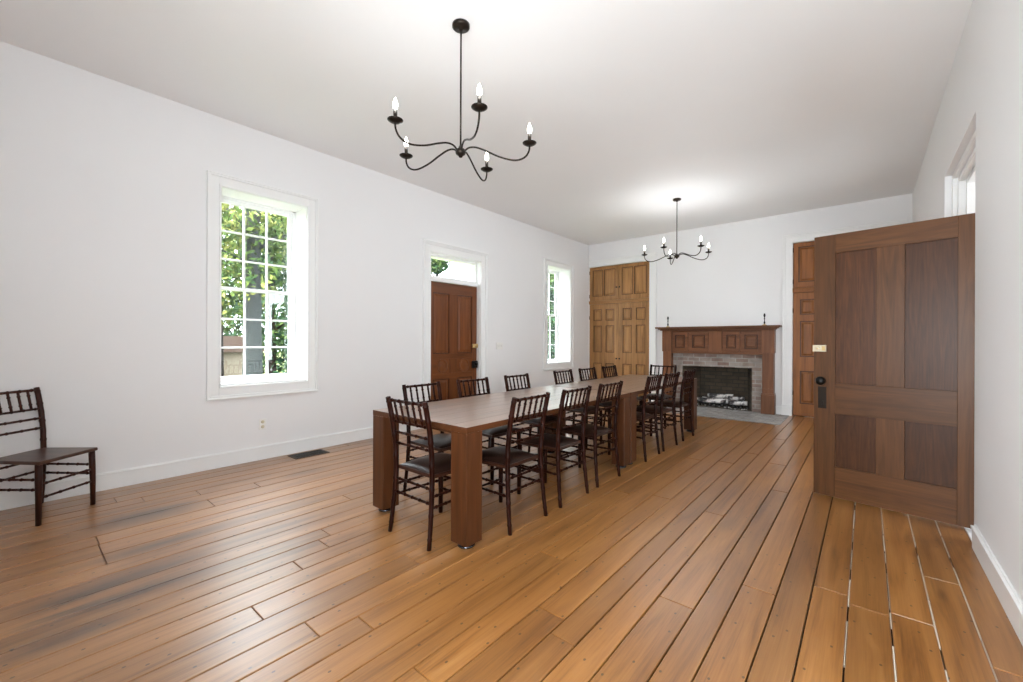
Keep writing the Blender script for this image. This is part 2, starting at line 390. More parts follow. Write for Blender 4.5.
def build_floor():
    rnd = random.Random(4)
    edges = [-5.005, -4.86, -4.70, -4.545, -4.40, -4.24, -4.075, -3.866, -3.70, -3.509, -3.338, -3.191, -3.01, -2.855, -2.713, -2.562, -2.427, -2.282, -2.129, -1.968,
             -1.82, -1.682, -1.53, -1.37, -1.22, -1.069, -.942, -.803, -.633, -.504, -.348, -.212, -.064, .091, .243, .387, .53, .68, .90]
    known = {-3.70: [.38], -3.509: [.38], -3.866: [.385], -4.40: [1.05], -4.075: [1.05], -2.562: [1.08], -1.82: [1.06], -1.069: [1.55], -.803: [2.13], -1.53: [2.11], .243: [3.26], .091: [2.715], -.212: [2.75]}
    b = MB(); lay = b.bm.faces.layers.float.new('board')
    g = .0031
    for x0, x1 in zip(edges, edges[1:]):
        js = list(known.get(x0, []))
        y = (js[-1] if js else rnd.uniform(-1, 3)) + rnd.uniform(2.6, 4.2)
        while y < YB-.5: js.append(y); y += rnd.uniform(2.2, 4.2)
        y = js[0] - rnd.uniform(2.4, 4.0)
        while y > YF+.3: js.insert(0, y); y -= rnd.uniform(2.2, 4.0)
        cuts = [YF] + js + [YB + .1]
        gg = g if x0 < -.1 else .0028
        for y0, y1 in zip(cuts, cuts[1:]):
            v = rnd.random(); n0 = len(b.bm.faces)
            dz = rnd.uniform(-.0008, .0004)
            e = .0025
            lo = [(x0+gg, y0+g*.7, -.02), (x1-gg, y0+g*.7, -.02), (x1-gg, y1-g*.7, -.02), (x0+gg, y1-g*.7, -.02)]
            md = [(p[0], p[1], -e) for p in lo]
            hi = [(x0+gg+e, y0+g+e*.5, dz), (x1-gg-e, y0+g+e*.5, dz), (x1-gg-e, y1-g-e*.5, dz), (x0+gg+e, y1-g-e*.5, dz)]
            V = [[b.bm.verts.new(p) for p in q] for q in (lo, md, hi)]
            b.face(V[2])
            for A, B in ((V[0], V[1]), (V[1], V[2])):
                for i in range(4): b.face([A[i], A[(i+1) % 4], B[(i+1) % 4], B[i]])
            b.bm.faces.ensure_lookup_table()
            for f in b.bm.faces[n0:]: f[lay] = v
    b.mi = 1
    b.box(XL, .9, YF, YB+.1, -.08, -.02)
    b.mi = 2       # old white filler left in the gaps near the right wall
    for x in (-.064, .091, .243, .387):
        y = 1.0
        while y < 4.6:
            l = rnd.uniform(.08, .45)
            w = rnd.uniform(.0009, .0019)
            b.box(x-w+rnd.uniform(-.001, .001), x+w, y, y+l, -.012, -.0012)
            y += l + rnd.choice((.02, .05, .16))
    for (xa, xb, y) in ((.25, .385, 3.26), (.10, .24, 2.715)):
        b.box(xa, xb, y-.0015, y+.001, -.012, -.0012)
    o = b.build('floor', [M['floor'], M['soil'], M['filler']]); tag(o, kind='structure')
build_floor()

def struct(name, mb, mat, parent=None, **kw):
    o = mb.build(name, mat, parent, **kw)
    if parent is None: tag(o, kind='structure')
    return o

def wall_with_holes(mb, axis, d0, d1, u0, u1, z0, z1, holes):
    """wall slab d0..d1 thick, from u0..u1, with (ua, ub, za, zb) openings sorted along u"""
    def bx(a, b, c, e):
        if b - a < 1e-4 or e - c < 1e-4: return
        if axis == 'x': mb.box(d0, d1, a, b, c, e)
        else: mb.box(a, b, d0, d1, c, e)
    u = u0
    for (a, b, c, e) in sorted(holes):
        bx(u, a, z0, z1); bx(a, b, z0, c); bx(a, b, e, z1); u = b
    bx(u, u1, z0, z1)

WIN = [(1.40, 2.26, .82, 2.84), (7.10, 7.96, .82, 2.84)]
WR = [(6.32, 7.18, .82, 2.42)]
DOOR1 = (4.08, 5.155, 0.0, 2.62)
m = MB(); wall_with_holes(m, 'x', XL-TW, XL, YF-TW, YB+TW, -.1, ZC+.1, WIN+[DOOR1]); struct('wall_left', m, M['wall'])
DOOR2 = (3.965, 5.36, 0.0, 2.76)
m = MB(); wall_with_holes(m, 'x', XR, XR+TW, YF-TW, YB+TW, -.1, ZC+.1, [DOOR2, WR[0]]); struct('wall_right', m, M['wall'])
CUPL = (-4.99, -3.535, 0, 3.005); CUPR = (-.985, .47, 0, 3.005); FB = (-2.85, -1.60, 0, 1.045)
m = MB(); wall_with_holes(m, 'y', YB, YB+.7, XL, XR, -.1, ZC+.1, [CUPL, FB, CUPR]); struct('wall_back', m, M['wall'])
m = MB(); wall_with_holes(m, 'y', YF-TW, YF, XL, XR, -.1, ZC+.1, []); struct('wall_front', m, M['wall'])
m = MB(); m.box(XL-TW, XR+TW, YF-TW, YB+.7, ZC, ZC+.12); struct('ceiling', m, M['ceil'])
# passage beyond the open door
m = MB(); m.box(3.2, 3.3, 2.6, 7.0, -.1, 3.2); m.box(.88, 3.3, 2.5, 2.6, -.1, 3.2); m.box(.88, 3.3, 7.0, 7.1, -.1, 3.2); m.box(.88, 3.3, 2.5, 7.1, 3.1, 3.2)
struct('wall_passage', m, M['wall'])
m = MB(); m.box(.905, 3.3, 2.5, 7.1, -.06, 0); struct('floor_passage', m, M['closety'])

def baseboard(mb, axis, d, sgn, u0, u1, h=.15, t=.018):
    for (z0, z1, tt) in ((0, h-.025, t), (h-.025, h-.008, t+.006), (h-.008, h, t*.55)):
        a, b = sorted((d, d+sgn*tt))
        if axis == 'x': mb.box(a, b, u0, u1, z0, z1)
        else: mb.box(u0, u1, a, b, z0, z1)
m = MB()
for a, b in ((YF, 3.95), (5.285, YB-.0)): baseboard(m, 'x', XL, 1, a, b)
struct('baseboard_left', m, M['trim'], bevel=.002)
m = MB()
for a, b in ((YF, 3.90), (5.36, YB)): baseboard(m, 'x', XR, -1, a, b)
struct('baseboard_right', m, M['trim'], bevel=.002)
m = MB(); baseboard(m, 'y', YB, -1, -3.37, -3.2); baseboard(m, 'y', YB, -1, -1.235, -1.12)
struct('baseboard_back', m, M['trim'], bevel=.002)

# ------------------------------------------------------------------ windows in the left wall
def casing_x(mb, x, y0, y1, z0, z1, w, sgn=1, bottom=True):
    """moulded picture casing on a wall facing +x (sgn 1) or -x around the opening y0..y1, z0..z1"""
    def fr(o0, o1, t):
        a, b = sorted((x, x+sgn*t))
        for (ya, yb, za, zb) in ((y0-o1, y0-o0, z0-(o1 if bottom else 0), z1+o1), (y1+o0, y1+o1, z0-(o1 if bottom else 0), z1+o1),
                                 (y0-o0, y1+o0, z1+o0, z1+o1)) + (((y0-o0, y1+o0, z0-o1, z0-o0),) if bottom else ()):
            mb.box(a, b, ya, yb, za, zb)
    fr(0, .018, .026); fr(.018, w-.03, .016); fr(w-.03, w-.012, .030); fr(w-.012, w, .038)

def sash_window(name, y0, y1, z0, z1, side='left'):
    c = (y0+y1)/2
    root = {'left': lambda: empty(name, (XL, c, 0)), 'right': lambda: empty(name, (XR, c, 0), PI), 'front': lambda: empty(name, (c, YF, 0), PI/2)}[side](); tag(root, kind='structure')
    hw = (y1-y0)/2
    m = MB(); casing_x(m, 0, -hw, hw, z0, z1, .122); m.box(-.0, .045, -hw-.125, hw+.125, z0-.130, z0-.118)
    m.build('window_casing', M['trim'], root, bevel=.003)
    m = MB(); t = .02; d = -.345      # lining of the deep reveal with the sill board
    m.box(d, 0, -hw-.0, -hw+t*.3, z0, z1); m.box(d, 0, hw-t*.3, hw, z0, z1); m.box(d, 0, -hw, hw, z1-t*.3, z1); m.box(d, 0, -hw, hw, z0, z0+.02)
    m.box(-.345, -.285, -hw, -hw+.035, z0, z1); m.box(-.345, -.285, hw-.035, hw, z0, z1); m.box(-.345, -.285, -hw, hw, z1-.02, z1)
    m.build('window_lining', M['trim'], root)
    a, b = -hw+.035, hw-.035; zm = 1.845
    for nm, xs, za, zb in (('lower_sash', -.300, z0+.02, zm+.018), ('upper_sash', -.328, zm-.018, z1-.02)):
        m = MB(); st = .045; rb = .055 if nm[0] == 'l' else .036; rt = .036 if nm[0] == 'l' else .05
        m.frame(a, b, za, zb, xs-.018, xs+.018, st, 'yz', rb, rt)
        gy = [a+st+(b-a-2*st)*k/3 for k in (1, 2)]; gz = [za+rb+(zb-za-rb-rt)*k/3 for k in (1, 2)]
        for y in gy: m.box(xs-.012, xs+.012, y-.010, y+.010, za+rb, zb-rt)
        for z in gz: m.box(xs-.0115, xs+.0115, a+st, b-st, z-.010, z+.010)
        s = m.build(nm, M['trim'], root, bevel=.002)
        g = MB(); g.box(xs-.002, xs+.002, a+st-.004, b-st+.004, za+rb-.004, zb-rt+.004); g.build('glass_pane', M['glass'], s)
    return root
sash_window('window_1', *WIN[0]); sash_window('window_2', *WIN[1])
sash_window('window_3', *WR[0], side='right')

# ------------------------------------------------------------------ panelled woodwork
def slab_map(origin, udir, ndir):
    """local u (along), n (outward), z (up) -> matrix"""
    u = Vector(udir).normalized(); n = Vector(ndir).normalized(); z = Vector((0, 0, 1))
    Mx = Matrix.Identity(4)
    for i in range(3): Mx[i][0] = u[i]; Mx[i][1] = n[i]; Mx[i][2] = z[i]; Mx[i][3] = origin[i]
    return Mx

def panelled(root, key, W, z0, z1, T, stiles, rails, mull=None, raised=True, flat_depth=.012, skip=()):
    """framed door in the root's local space: x 0..W, face at y=0, back at y=T. stiles: (left, right) widths;
    rails: list of (za, zb); mull: list of (xa, xb) between the panel columns"""
    sl, sr = stiles
    for a, b in ((0, sl), (W-sr, W)):
        m = MB(); m.box(a, b, 0, T, z0, z1); m.build('stile', M[key+'z'], root, bevel=.002)
    for a, b in rails:
        m = MB(); m.box(sl, W-sr, 0, T, a, b); m.build('rail', M[key+'x'], root, bevel=.0015)
    cols = []; x = sl
    for a, b in (mull or []): cols.append((x, a)); x = b
    cols.append((x, W-sr))
    rows = [(rails[i][1], rails[i+1][0]) for i in range(len(rails)-1)]
    for r, (za, zb) in enumerate(rows):
        for a, b in (mull or []):
            m = MB(); m.box(a, b, 0, T, za, zb); m.build('mullion', M[key+'z'], root, bevel=.0015)
        for c, (a, b) in enumerate(cols):
            if (r, c) in skip: continue
            m = MB(); e = .0
            m.box(a, b, flat_depth, T-.012, za, zb)
            if raised:
                # sticking bead round the opening and the bevelled raised field
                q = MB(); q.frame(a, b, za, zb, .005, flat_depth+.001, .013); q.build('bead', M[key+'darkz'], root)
                i0, i1 = .032, .055
                lo = [(a+i0, flat_depth, za+i0), (b-i0, flat_depth, za+i0), (b-i0, flat_depth, zb-i0), (a+i0, flat_depth, zb-i0)]
                hi = [(a+i1, .003, za+i1), (b-i1, .003, za+i1), (b-i1, .003, zb-i1), (a+i1, .003, zb-i1)]
                if b-a > 2.4*i1 and zb-za > 2.4*i1: m.hull8(lo, hi)
            m.build('panel', M['openpanel'] if key == 'open' else M[key+'z'], root)

# entry door with transom in the left wall (door_1)
def entry_door():
    y0, y1 = DOOR1[0], DOOR1[1]; W = y1-y0; D = .07
    root = empty('door_1', (XL-D, y0, 0), R(90))         # local x runs along +y of the room, local y points to -x
    tag(root, kind='structure')
    zt = 2.195
    # local frame: x along wall, y outward(-x world) so the face is y=0
    key = 'entry'
    lf = W
    panelled(root, key, lf, .006, zt, .045, (.115, .115), [(.006, .23), (.69, .775), (1.005, 1.085), (2.03, zt)], [(lf/2-.085, lf/2+.085)], True, .014, skip=((1, 0), (1, 1)))
    for c in (.30, lf-.30):                                # the round panels: a square board with a turned ring and disc
        m = MB(); m.box(c-.19, c+.19-.0, .004, .035, .775, 1.005); m.build('panel', M['entryx'], root)
        m = MB(); m.lathe([(.108, .004), (.108, -.008), (.090, -.008), (.084, .002), (.070, .002), (.045, -.006), (.0005, -.007)], (c, 0, .89), 32, 'Y')
        m.build('round_panel', M['entryz'], root)
    m = MB(); m.box(lf-.125, lf-.005, -.03, 0, 1.165, 1.235); m.box(lf-.10, lf-.03, -.045, -.03, 1.18, 1.22); m.build('night_latch', M['brass'], root, bevel=.004)
    m = MB(); m.box(lf-.135, lf-.01, -.028, 0, .83, .95); m.build('rim_lock', M['black'], root, bevel=.004)
    m = MB(); m.lathe([(.012, -.028), (.012, -.05), (.028, -.058), (.031, -.075), (.022, -.09), (.001, -.093)], (lf-.09, 0, .90), 16, 'Y'); m.build('knob', M['black'], root)
    for z in (.35, 1.1, 1.95):
        m = MB(); m.tube([(-.004, -.006, z-.05), (-.004, -.006, z+.05)], .007, 8); m.build('hinge', M['plastic'], root)
    # frame, transom bar and casing
    m = MB(); m.box(-.0, .012, -D, .28, 0, 2.62); m.box(lf-.012, lf, -D, .28, 0, 2.62); m.box(0, lf, -D, .28, 2.608, 2.62); m.box(0, lf, -.02, .08, zt+.006, 2.25)
    m.build('door_frame', M['trim'], root)
    m = MB(); m.frame(.012, lf-.012, 2.25, 2.608, .0, .035, .035); m.build('transom_sash', M['trim'], root, bevel=.002)
    g = MB(); g.box(.045, lf-.045, .015, .019, 2.283, 2.575); g.build('transom_glass', M['glass'], root)
    m = MB(); w = .14
    for o0, o1, t in ((0, .016, .026), (.016, w-.035, .016), (w-.035, w-.015, .032), (w-.015, w, .044)):
        for a, b, c, d in ((-o1, -o0, 0, 2.62+o1), (lf+o0, lf+o1, 0, 2.62+o1), (-o0, lf+o0, 2.62+o0, 2.62+o1)):
            m.box(a, b, -D-t, -D, c, d)
    m.box(-w-.012, lf+w+.012, -D-.055, -D, 2.62+w, 2.62+w+.02)
    m.build('door_casing', M['trim'], root, bevel=.003)
    return root
entry_door()

# open door on the right, swung out into the room (door_2)
def open_door():
    A = Vector((.63, 4.229, 0)); B = Vector((-.335, 4.40, 0)); d = (B-A).normalized()
    W = .985
    free = A + d*W
    ang = math.atan2(-d.y, -d.x)
    root = empty('door_2', (free.x, free.y, 0), ang)      # local x from the free edge to the hinge, face towards -y
    tag(root, kind='structure')
    z0, z1, T = .014, 2.172, .042
    panelled(root, 'open', W, z0, z1, T, (.147, .145), [(z0, .265), (.70, .948), (2.02, z1)], [(.405, .568)], False, .019)
    m = MB(); m.box(-.004, .088, -.022, 0, 1.208, 1.262); m.lathe([(.017, -.022), (.017, -.030), (.010, -.034), (.001, -.034)], (.032, 0, 1.235), 14, 'Y'); m.mi = 1; m.box(.062, .083, -.030, -.022, 1.217, 1.253); m.lathe([(.006, -.034), (.006, -.036), (.001, -.036)], (.032, 0, 1.235), 10, 'Y')
    tag(m.build('deadbolt', [M['cream'], M['brass']], root, bevel=.002), 'cream and brass surface bolt')
    m = MB(); m.lathe([(.024, 0), (.024, -.006), (.011, -.010), (.011, -.034), (.028, -.042), (.036, -.058), (.034, -.072), (.020, -.083), (.001, -.086)], (.060, 0, .967), 20, 'Y')
    tag(m.build('knob', M['black'], root), 'black knob')
    m = MB(); m.lathe([(.024, T), (.024, T+.006), (.011, T+.01), (.011, T+.034), (.028, T+.042), (.034, T+.058), (.02, T+.08), (.001, T+.083)], (.055, 0, .967), 20, 'Y')
    tag(m.build('knob', M['plastic'], root), 'white knob on the far face')
    m = MB(); m.box(.030, .088, -.003, 0, .735, .915); m.box(.052, .068, -.007, -.003, .765, .80)
    m.build('lock_plate', M['bronze'], root, bevel=.001)
    for z in (.30, 1.1, 1.90):
        m = MB(); m.tube([(W+.004, -.004, z-.05), (W+.004, -.004, z+.05)], .007, 8); m.build('hinge', M['bronze'], root)
    return root
open_door()

# stepped lining and casing of that doorway
m = MB(); y0, y1, zt = DOOR2[0], DOOR2[1], DOOR2[3]
def step(o0, o1, xa, xb):
    m.box(xa, xb, y0+o0, y0+o1, 0, zt-o0); m.box(xa, xb, y1-o1, y1-o0, 0, zt-o0); m.box(xa, xb, y0+o1, y1-o1, zt-o1, zt-o0)
step(0, .045, XR+.045, XR+.349); step(.045, .085, XR+.075, XR+.349); step(.085, .12, XR+.12, XR+.349)
struct('trim_1', m, M['trim'], bevel=.003)
# ------------------------------------------------------------------ built-in cupboards in the back wall
def closet(name, x0, key, label):
    W = 1.455
    root = empty(name, (x0, YB, 0)); tag(root, label, 'cupboard')
    m = MB(); m.box(0, W, .06, .62, .0, 3.0); m.build('carcass', M[key+'z'], root)
    half = W/2
    for i, xa in enumerate((0.004, half+.002)):
        for nm, za, zb, st, rails, mu in (
            ('lower_door', .012, 2.135, .10, [(.012, .22), (.785, 1.03), (1.645, 1.755), (2.02, 2.135)], (.315, .41)),
            ('upper_door', 2.225, 3.0, .075, [(2.225, 2.32), (2.93, 3.0)], (.335, .365))):
            d = empty(nm, (xa, .02, 0)); d.parent = root
            # one leaf = joined stiles, rails and raised panels
            w = half-.006; m = MB(); T = .032
            m.box(0, st, 0, T, za, zb); m.box(w-st, w, 0, T, za, zb)
            for a, b in rails: m.box(st, w-st, 0, T, a, b)
            for r in range(len(rails)-1):
                a, b = rails[r][1], rails[r+1][0]; m.box(mu[0], mu[1], 0, T, a, b)
            f = m.build('door_frame', M[key+'z'], d, bevel=.003)
            for r in range(len(rails)-1):
                za2, zb2 = rails[r][1], rails[r+1][0]
                for a, b in ((st, mu[0]), (mu[1], w-st)):
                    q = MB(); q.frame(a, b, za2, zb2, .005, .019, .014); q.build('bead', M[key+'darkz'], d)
                    m = MB(); m.box(a, b, .018, T-.004, za2, zb2)
                    i0, i1 = .028, .05
                    m.hull8([(a+i0, .018, za2+i0), (b-i0, .018, za2+i0), (b-i0, .018, zb2-i0), (a+i0, .018, zb2-i0)],
                            [(a+i1, .004, za2+i1), (b-i1, .004, za2+i1), (b-i1, .004, zb2-i1), (a+i1, .004, zb2-i1)])
                    m.build('panel', M[key+'z'], d)
            kx = w-.035 if i == 0 else .035; kz = .897 if nm[0] == 'l' else 2.50
            m = MB(); m.lathe([(.008, 0), (.008, -.012), (.016, -.018), (.017, -.028), (.010, -.035), (.001, -.036)], (kx, 0, kz), 14, 'Y'); m.build('knob', M['bronze'], d)
            hx = -.002 if i == 0 else w+.002
            for z in ((.4, 1.83) if nm[0] == 'l' else (2.33, 2.88)):
                m = MB(); m.tube([(hx, -.006, z-.04), (hx, -.006, z+.04)], .008, 8); m.build('hinge', M['bronze'], d)
    m = MB(); m.box(0, W, .0, .05, 2.14, 2.22); m.box(0, W, -.018, 0, 2.19, 2.215); m.box(0, W, -.010, 0, 2.165, 2.19)
    m.build('middle_moulding', M[key+'x'], root, bevel=.003)
    return root
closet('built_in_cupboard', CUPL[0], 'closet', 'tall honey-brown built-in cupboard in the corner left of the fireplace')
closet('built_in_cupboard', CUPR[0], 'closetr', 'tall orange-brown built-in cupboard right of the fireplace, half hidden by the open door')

def back_casing(name, x0, x1, zt, left=True, right=True):
    m = MB(); w = .15
    prof = ((0, .02, .024), (.02, .105, .015), (.105, .13, .028), (.13, w, .040))
    for o0, o1, t in prof:
        if left: m.box(x0-o1, x0-o0, YB-t, YB, 0, zt+o1)
        if right: m.box(x1+o0, x1+o1, YB-t, YB, 0, zt+o1)
        m.box(x0-(o0 if left else 0), x1+(o0 if right else 0), YB-t, YB, zt+o0, zt+o1)
    if right: m.box(x1, x1+w+.006, YB-.048, YB, 0, .19)
    if left: m.box(x0-w-.006, x0, YB-.048, YB, 0, .19)
    struct(name, m, M['trim'], bevel=.003)
back_casing('trim_2', CUPL[0], CUPL[1], 3.005, left=False)
back_casing('trim_3', CUPR[0], CUPR[1], 3.005, right=False)

# ------------------------------------------------------------------ fireplace
def fireplace():
    root = empty('fireplace', (-2.225, YB, 0)); tag(root, 'wide open brick fireplace with sooty firebox and grey hearth between the cupboards', 'fireplace')
    ox = -2.225
    a, b = FB[0]-ox, FB[1]-ox
    m = MB(); L, Rr, t = -3.03-ox, -1.43-ox, .03
    m.box(L, a, -t, 0, 0, 1.055); m.box(b, Rr, -t, 0, 0, 1.055); m.box(a, b, -t, 0, .80, 1.055)
    m.build('brick_surround', M['brick'], root, bevel=.004)
    m = MB(); D = .58; s = .22      # splayed firebox: two cheeks, a back, floor and lintel
    m.hull8([(a-.0, 0, 0), (a+.0, .69, 0), (a+s, .69, 0), (a+.012, 0, 0)], [(a, 0, .99), (a, .69, .99), (a+s, .69, .99), (a+.012, 0, .99)])
    m.hull8([(b-.012, 0, 0), (b-s, .69, 0), (b, .69, 0), (b, 0, 0)], [(b-.012, 0, .99), (b-s, .69, .99), (b, .69, .99), (b, 0, .99)])
    m.box(a, b, D, .69, 0, .99); m.box(a, b, .002, .69, .0005, .012)
    m.box(a, b, .002, .69, .99, 1.04); m.box(a, b, .002, .10, .80, .99)
    m.build('firebox', M['soot'], root)
    m = MB(); m.box(-3.2-ox, -1.02-ox, -1.12, -.001, .0003, .006); m.build('hearth', M['hearth'], root, bevel=.002)
    return root
fireplace()

def mantelpiece():
    ox = -2.225
    root = empty('mantelpiece', (ox, YB, 0)); tag(root, 'dark red-brown panelled wooden mantelpiece around the brick fireplace', 'mantelpiece')
    m = MB(); m.box(-3.315-ox, -1.135-ox, -.27, 0, 1.545, 1.575); m.box(-3.27-ox, -1.18-ox, -.225, 0, 1.525, 1.545); m.box(-3.24-ox, -1.21-ox, -.19, 0, 1.505, 1.525)
    m.build('mantel_shelf', M['mantelx'], root, bevel=.005)
    for a, b in ((-3.20-ox, -3.035-ox), (-1.425-ox, -1.245-ox)):
        m = MB()
        m.box(a, b, -.13, 0, 0, 1.10); p = m.build('pilaster', M['mantelz'], root, bevel=.004)
        m = MB(); m.box(a-.016, b+.016, -.15, 0, 0, .345); m.box(a-.01, b+.01, -.143, 0, .345, .37); m.build('plinth', M['mantelz'], p, bevel=.004)
        m = MB(); m.box(a-.012, b+.012, -.145, 0, 1.085, 1.506); m.build('capital_block', M['mantelz'], p, bevel=.004)
        m = MB(); m.box(a+.0, b, -.136, -.13, .43, .45); m.build('moulding', M['mantelx'], p)
    a, b = -3.035-ox, -1.425-ox
    m = MB(); m.box(a, b, -.10, 0, 1.05, 1.506); f = m.build('frieze', M['mantelx'], root, bevel=.003)
    for xa, xb in ((-3.015, -2.715), (-2.685, -2.335), (-2.07, -1.79), (-1.765, -1.44)):
        xa -= ox; xb -= ox
        m = MB(); m.frame(xa, xb, 1.105, 1.47, -.118, -.10, .055)
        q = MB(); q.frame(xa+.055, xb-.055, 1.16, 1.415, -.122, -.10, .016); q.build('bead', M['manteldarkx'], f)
        m.hull8([(xa+.085, -.10, 1.19), (xb-.085, -.10, 1.19), (xb-.085, -.10, 1.385), (xa+.085, -.10, 1.385)],
                [(xa+.10, -.112, 1.205), (xb-.10, -.112, 1.205), (xb-.10, -.112, 1.37), (xa+.10, -.112, 1.37)])
        m.build('frieze_panel', M['mantelx'], f, bevel=.002)
    m = MB(); m.box(-2.325-ox, -2.09-ox, -.125, -.09, 1.085, 1.49); m.build('centre_block', M['mantelz'], f, bevel=.003)
    m = MB(); m.box(a, b, -.128, -.10, 1.05, 1.082); m.build('frieze_moulding', M['mantelx'], f, bevel=.004)
    return root
mantelpiece()

def candlestick(x, label):
    root = empty('candlestick', (x, YB-.13, 1.575)); tag(root, label, 'candlestick', 'candlesticks on the mantelpiece')
    m = MB(); m.lathe([(.042, 0), (.042, .006), (.030, .014), (.012, .022), (.009, .03)], n=18); m.build('base', M['brass'], root)
    m = MB(); m.lathe([(.009, .028), (.016, .05), (.009, .07), (.006, .10), (.011, .125), (.006, .145), (.014, .165), (.017, .185), (.012, .205), (.010, .215)], n=14); m.build('stem', M['black'], root)
candlestick(-3.10, 'small dark candlestick on the left end of the mantel shelf')
candlestick(-1.39, 'small dark candlestick on the right end of the mantel shelf')

def grate_and_logs():
    root = empty('fire_grate', (-2.20, 9.08, .012)); tag(root, 'black iron fire grate carrying the birch logs in the fireplace', 'grate')
    m = MB()
    for y in (-.12, .0, .12): m.tube([(-.40, y, .055), (.42, y, .055)], .009, 6)
    for x in (-.36, -.18, 0, .18, .37): m.tube([(x, -.17, .055), (x, .17, .055), (x, .19, .12)], .008, 6)
    m.build('grate_bars', M['black'], root)
    for x in (-.34, .35):
        for y in (-.14, .14):
            m = MB(); m.tube([(x, y, 0), (x, y, .055)], .010, 6); m.build('leg', M['black'], root)
    rnd = random.Random(2)
    specs = [((-2.64, 8.97, .118), (-2.10, 8.99, .118), .048, 'long white-barked birch log lying at the front left of the grate'),
             ((-2.04, 8.96, .115), (-1.72, 9.00, .115), .044, 'short charred birch log at the front right of the grate'),
             ((-2.55, 9.09, .120), (-1.90, 9.11, .120), .050, 'thick birch log lying behind the front logs in the grate'),
             ((-2.42, 9.00, .212), (-1.98, 9.08, .222), .042, 'pale birch log laid across the top of the pile'),
             ((-2.05, 9.01, .196), (-1.80, 9.12, .190), .038, 'small birch log on the right top of the pile')]
    for a, b, r, lab in specs:
        a, b = Vector(a), Vector(b); c = (a+b)/2
        m = MB(); k = 7; pts = []; rad = []
        for i in range(k):
            f = i/(k-1); q = a.lerp(b, f)-c; q.z += rnd.uniform(-.004, .004); q.y += rnd.uniform(-.006, .006)
            pts.append(q); rad.append(r*rnd.uniform(.92, 1.08))
        m.tube(pts, rad, 12)
        o = m.build('birch_log', M['birch'], None, loc=c); tag(o, lab, 'log', 'birch logs in the fireplace')
    m = MB()
    for i in range(70):
        x, y = rnd.uniform(-.55, .5), rnd.uniform(-.22, .22); s = rnd.uniform(.008, .028)
        m.lathe([(s*.3, 0), (s, s*.4), (s*.6, s*.9), (.001, s)], (x, y, 0), 6)
    o = m.build('ash', M['birch'], None, loc=(-2.2, 9.0, .012)); tag(o, 'grey ash and charcoal scattered under the fire grate', 'ash', kind='stuff')
grate_and_logs()

# ------------------------------------------------------------------ tables
def table(y0, y1, label):
    xa, xb = -2.88, -1.86; cx = (xa+xb)/2; cy = (y0+y1)/2; hx = (xb-xa)/2; hy = (y1-y0)/2
    root = empty('dining_table', (cx, cy, 0)); tag(root, label, 'table', 'long dining tables pushed end to end')
    m = MB(); n = 7                                           # planks along the length, breadboard-free
    for i in range(n):
        a = -hx + 2*hx*i/n; b = -hx + 2*hx*(i+1)/n
        m.box(a, b-.0012 if i < n-1 else b, -hy, hy, .722, .76)
    m.bm.normal_update()
    for f in m.bm.faces: f.material_index = 0 if abs(f.normal.z) > .5 else 1      # edges keep the legs' wood; the paler top has glare put into its colour
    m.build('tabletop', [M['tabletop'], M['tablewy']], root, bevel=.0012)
    for q in (-hy+.055, hy-.08):
        m = MB(); m.box(-hx+.145, hx-.145, q, q+.025, .69, .7215); m.build('apron', M['tablewx'], root, bevel=.002)
    t = .14
    for sx in (-1, 1):
        for sy in (-1, 1):
            x = sx*(hx-t/2); y = sy*(hy-t/2)
            m = MB(); m.box(x-t/2, x+t/2, y-t/2, y+t/2, .030, .7215)
            l = m.build('leg', M['tablewz'], root, bevel=.004)
            m = MB(); m.lathe([(.052, 0), (.056, .006), (.054, .013), (.034, .022), (.024, .032)], (x, y, 0), 24); m.build('foot', M['chrome'], l)
    return root
table(1.80, 4.134, 'long plank dining table nearer the camera, its light end leg on a black foot')
table(4.150, 6.38, 'long plank dining table at the fireplace end of the pair')

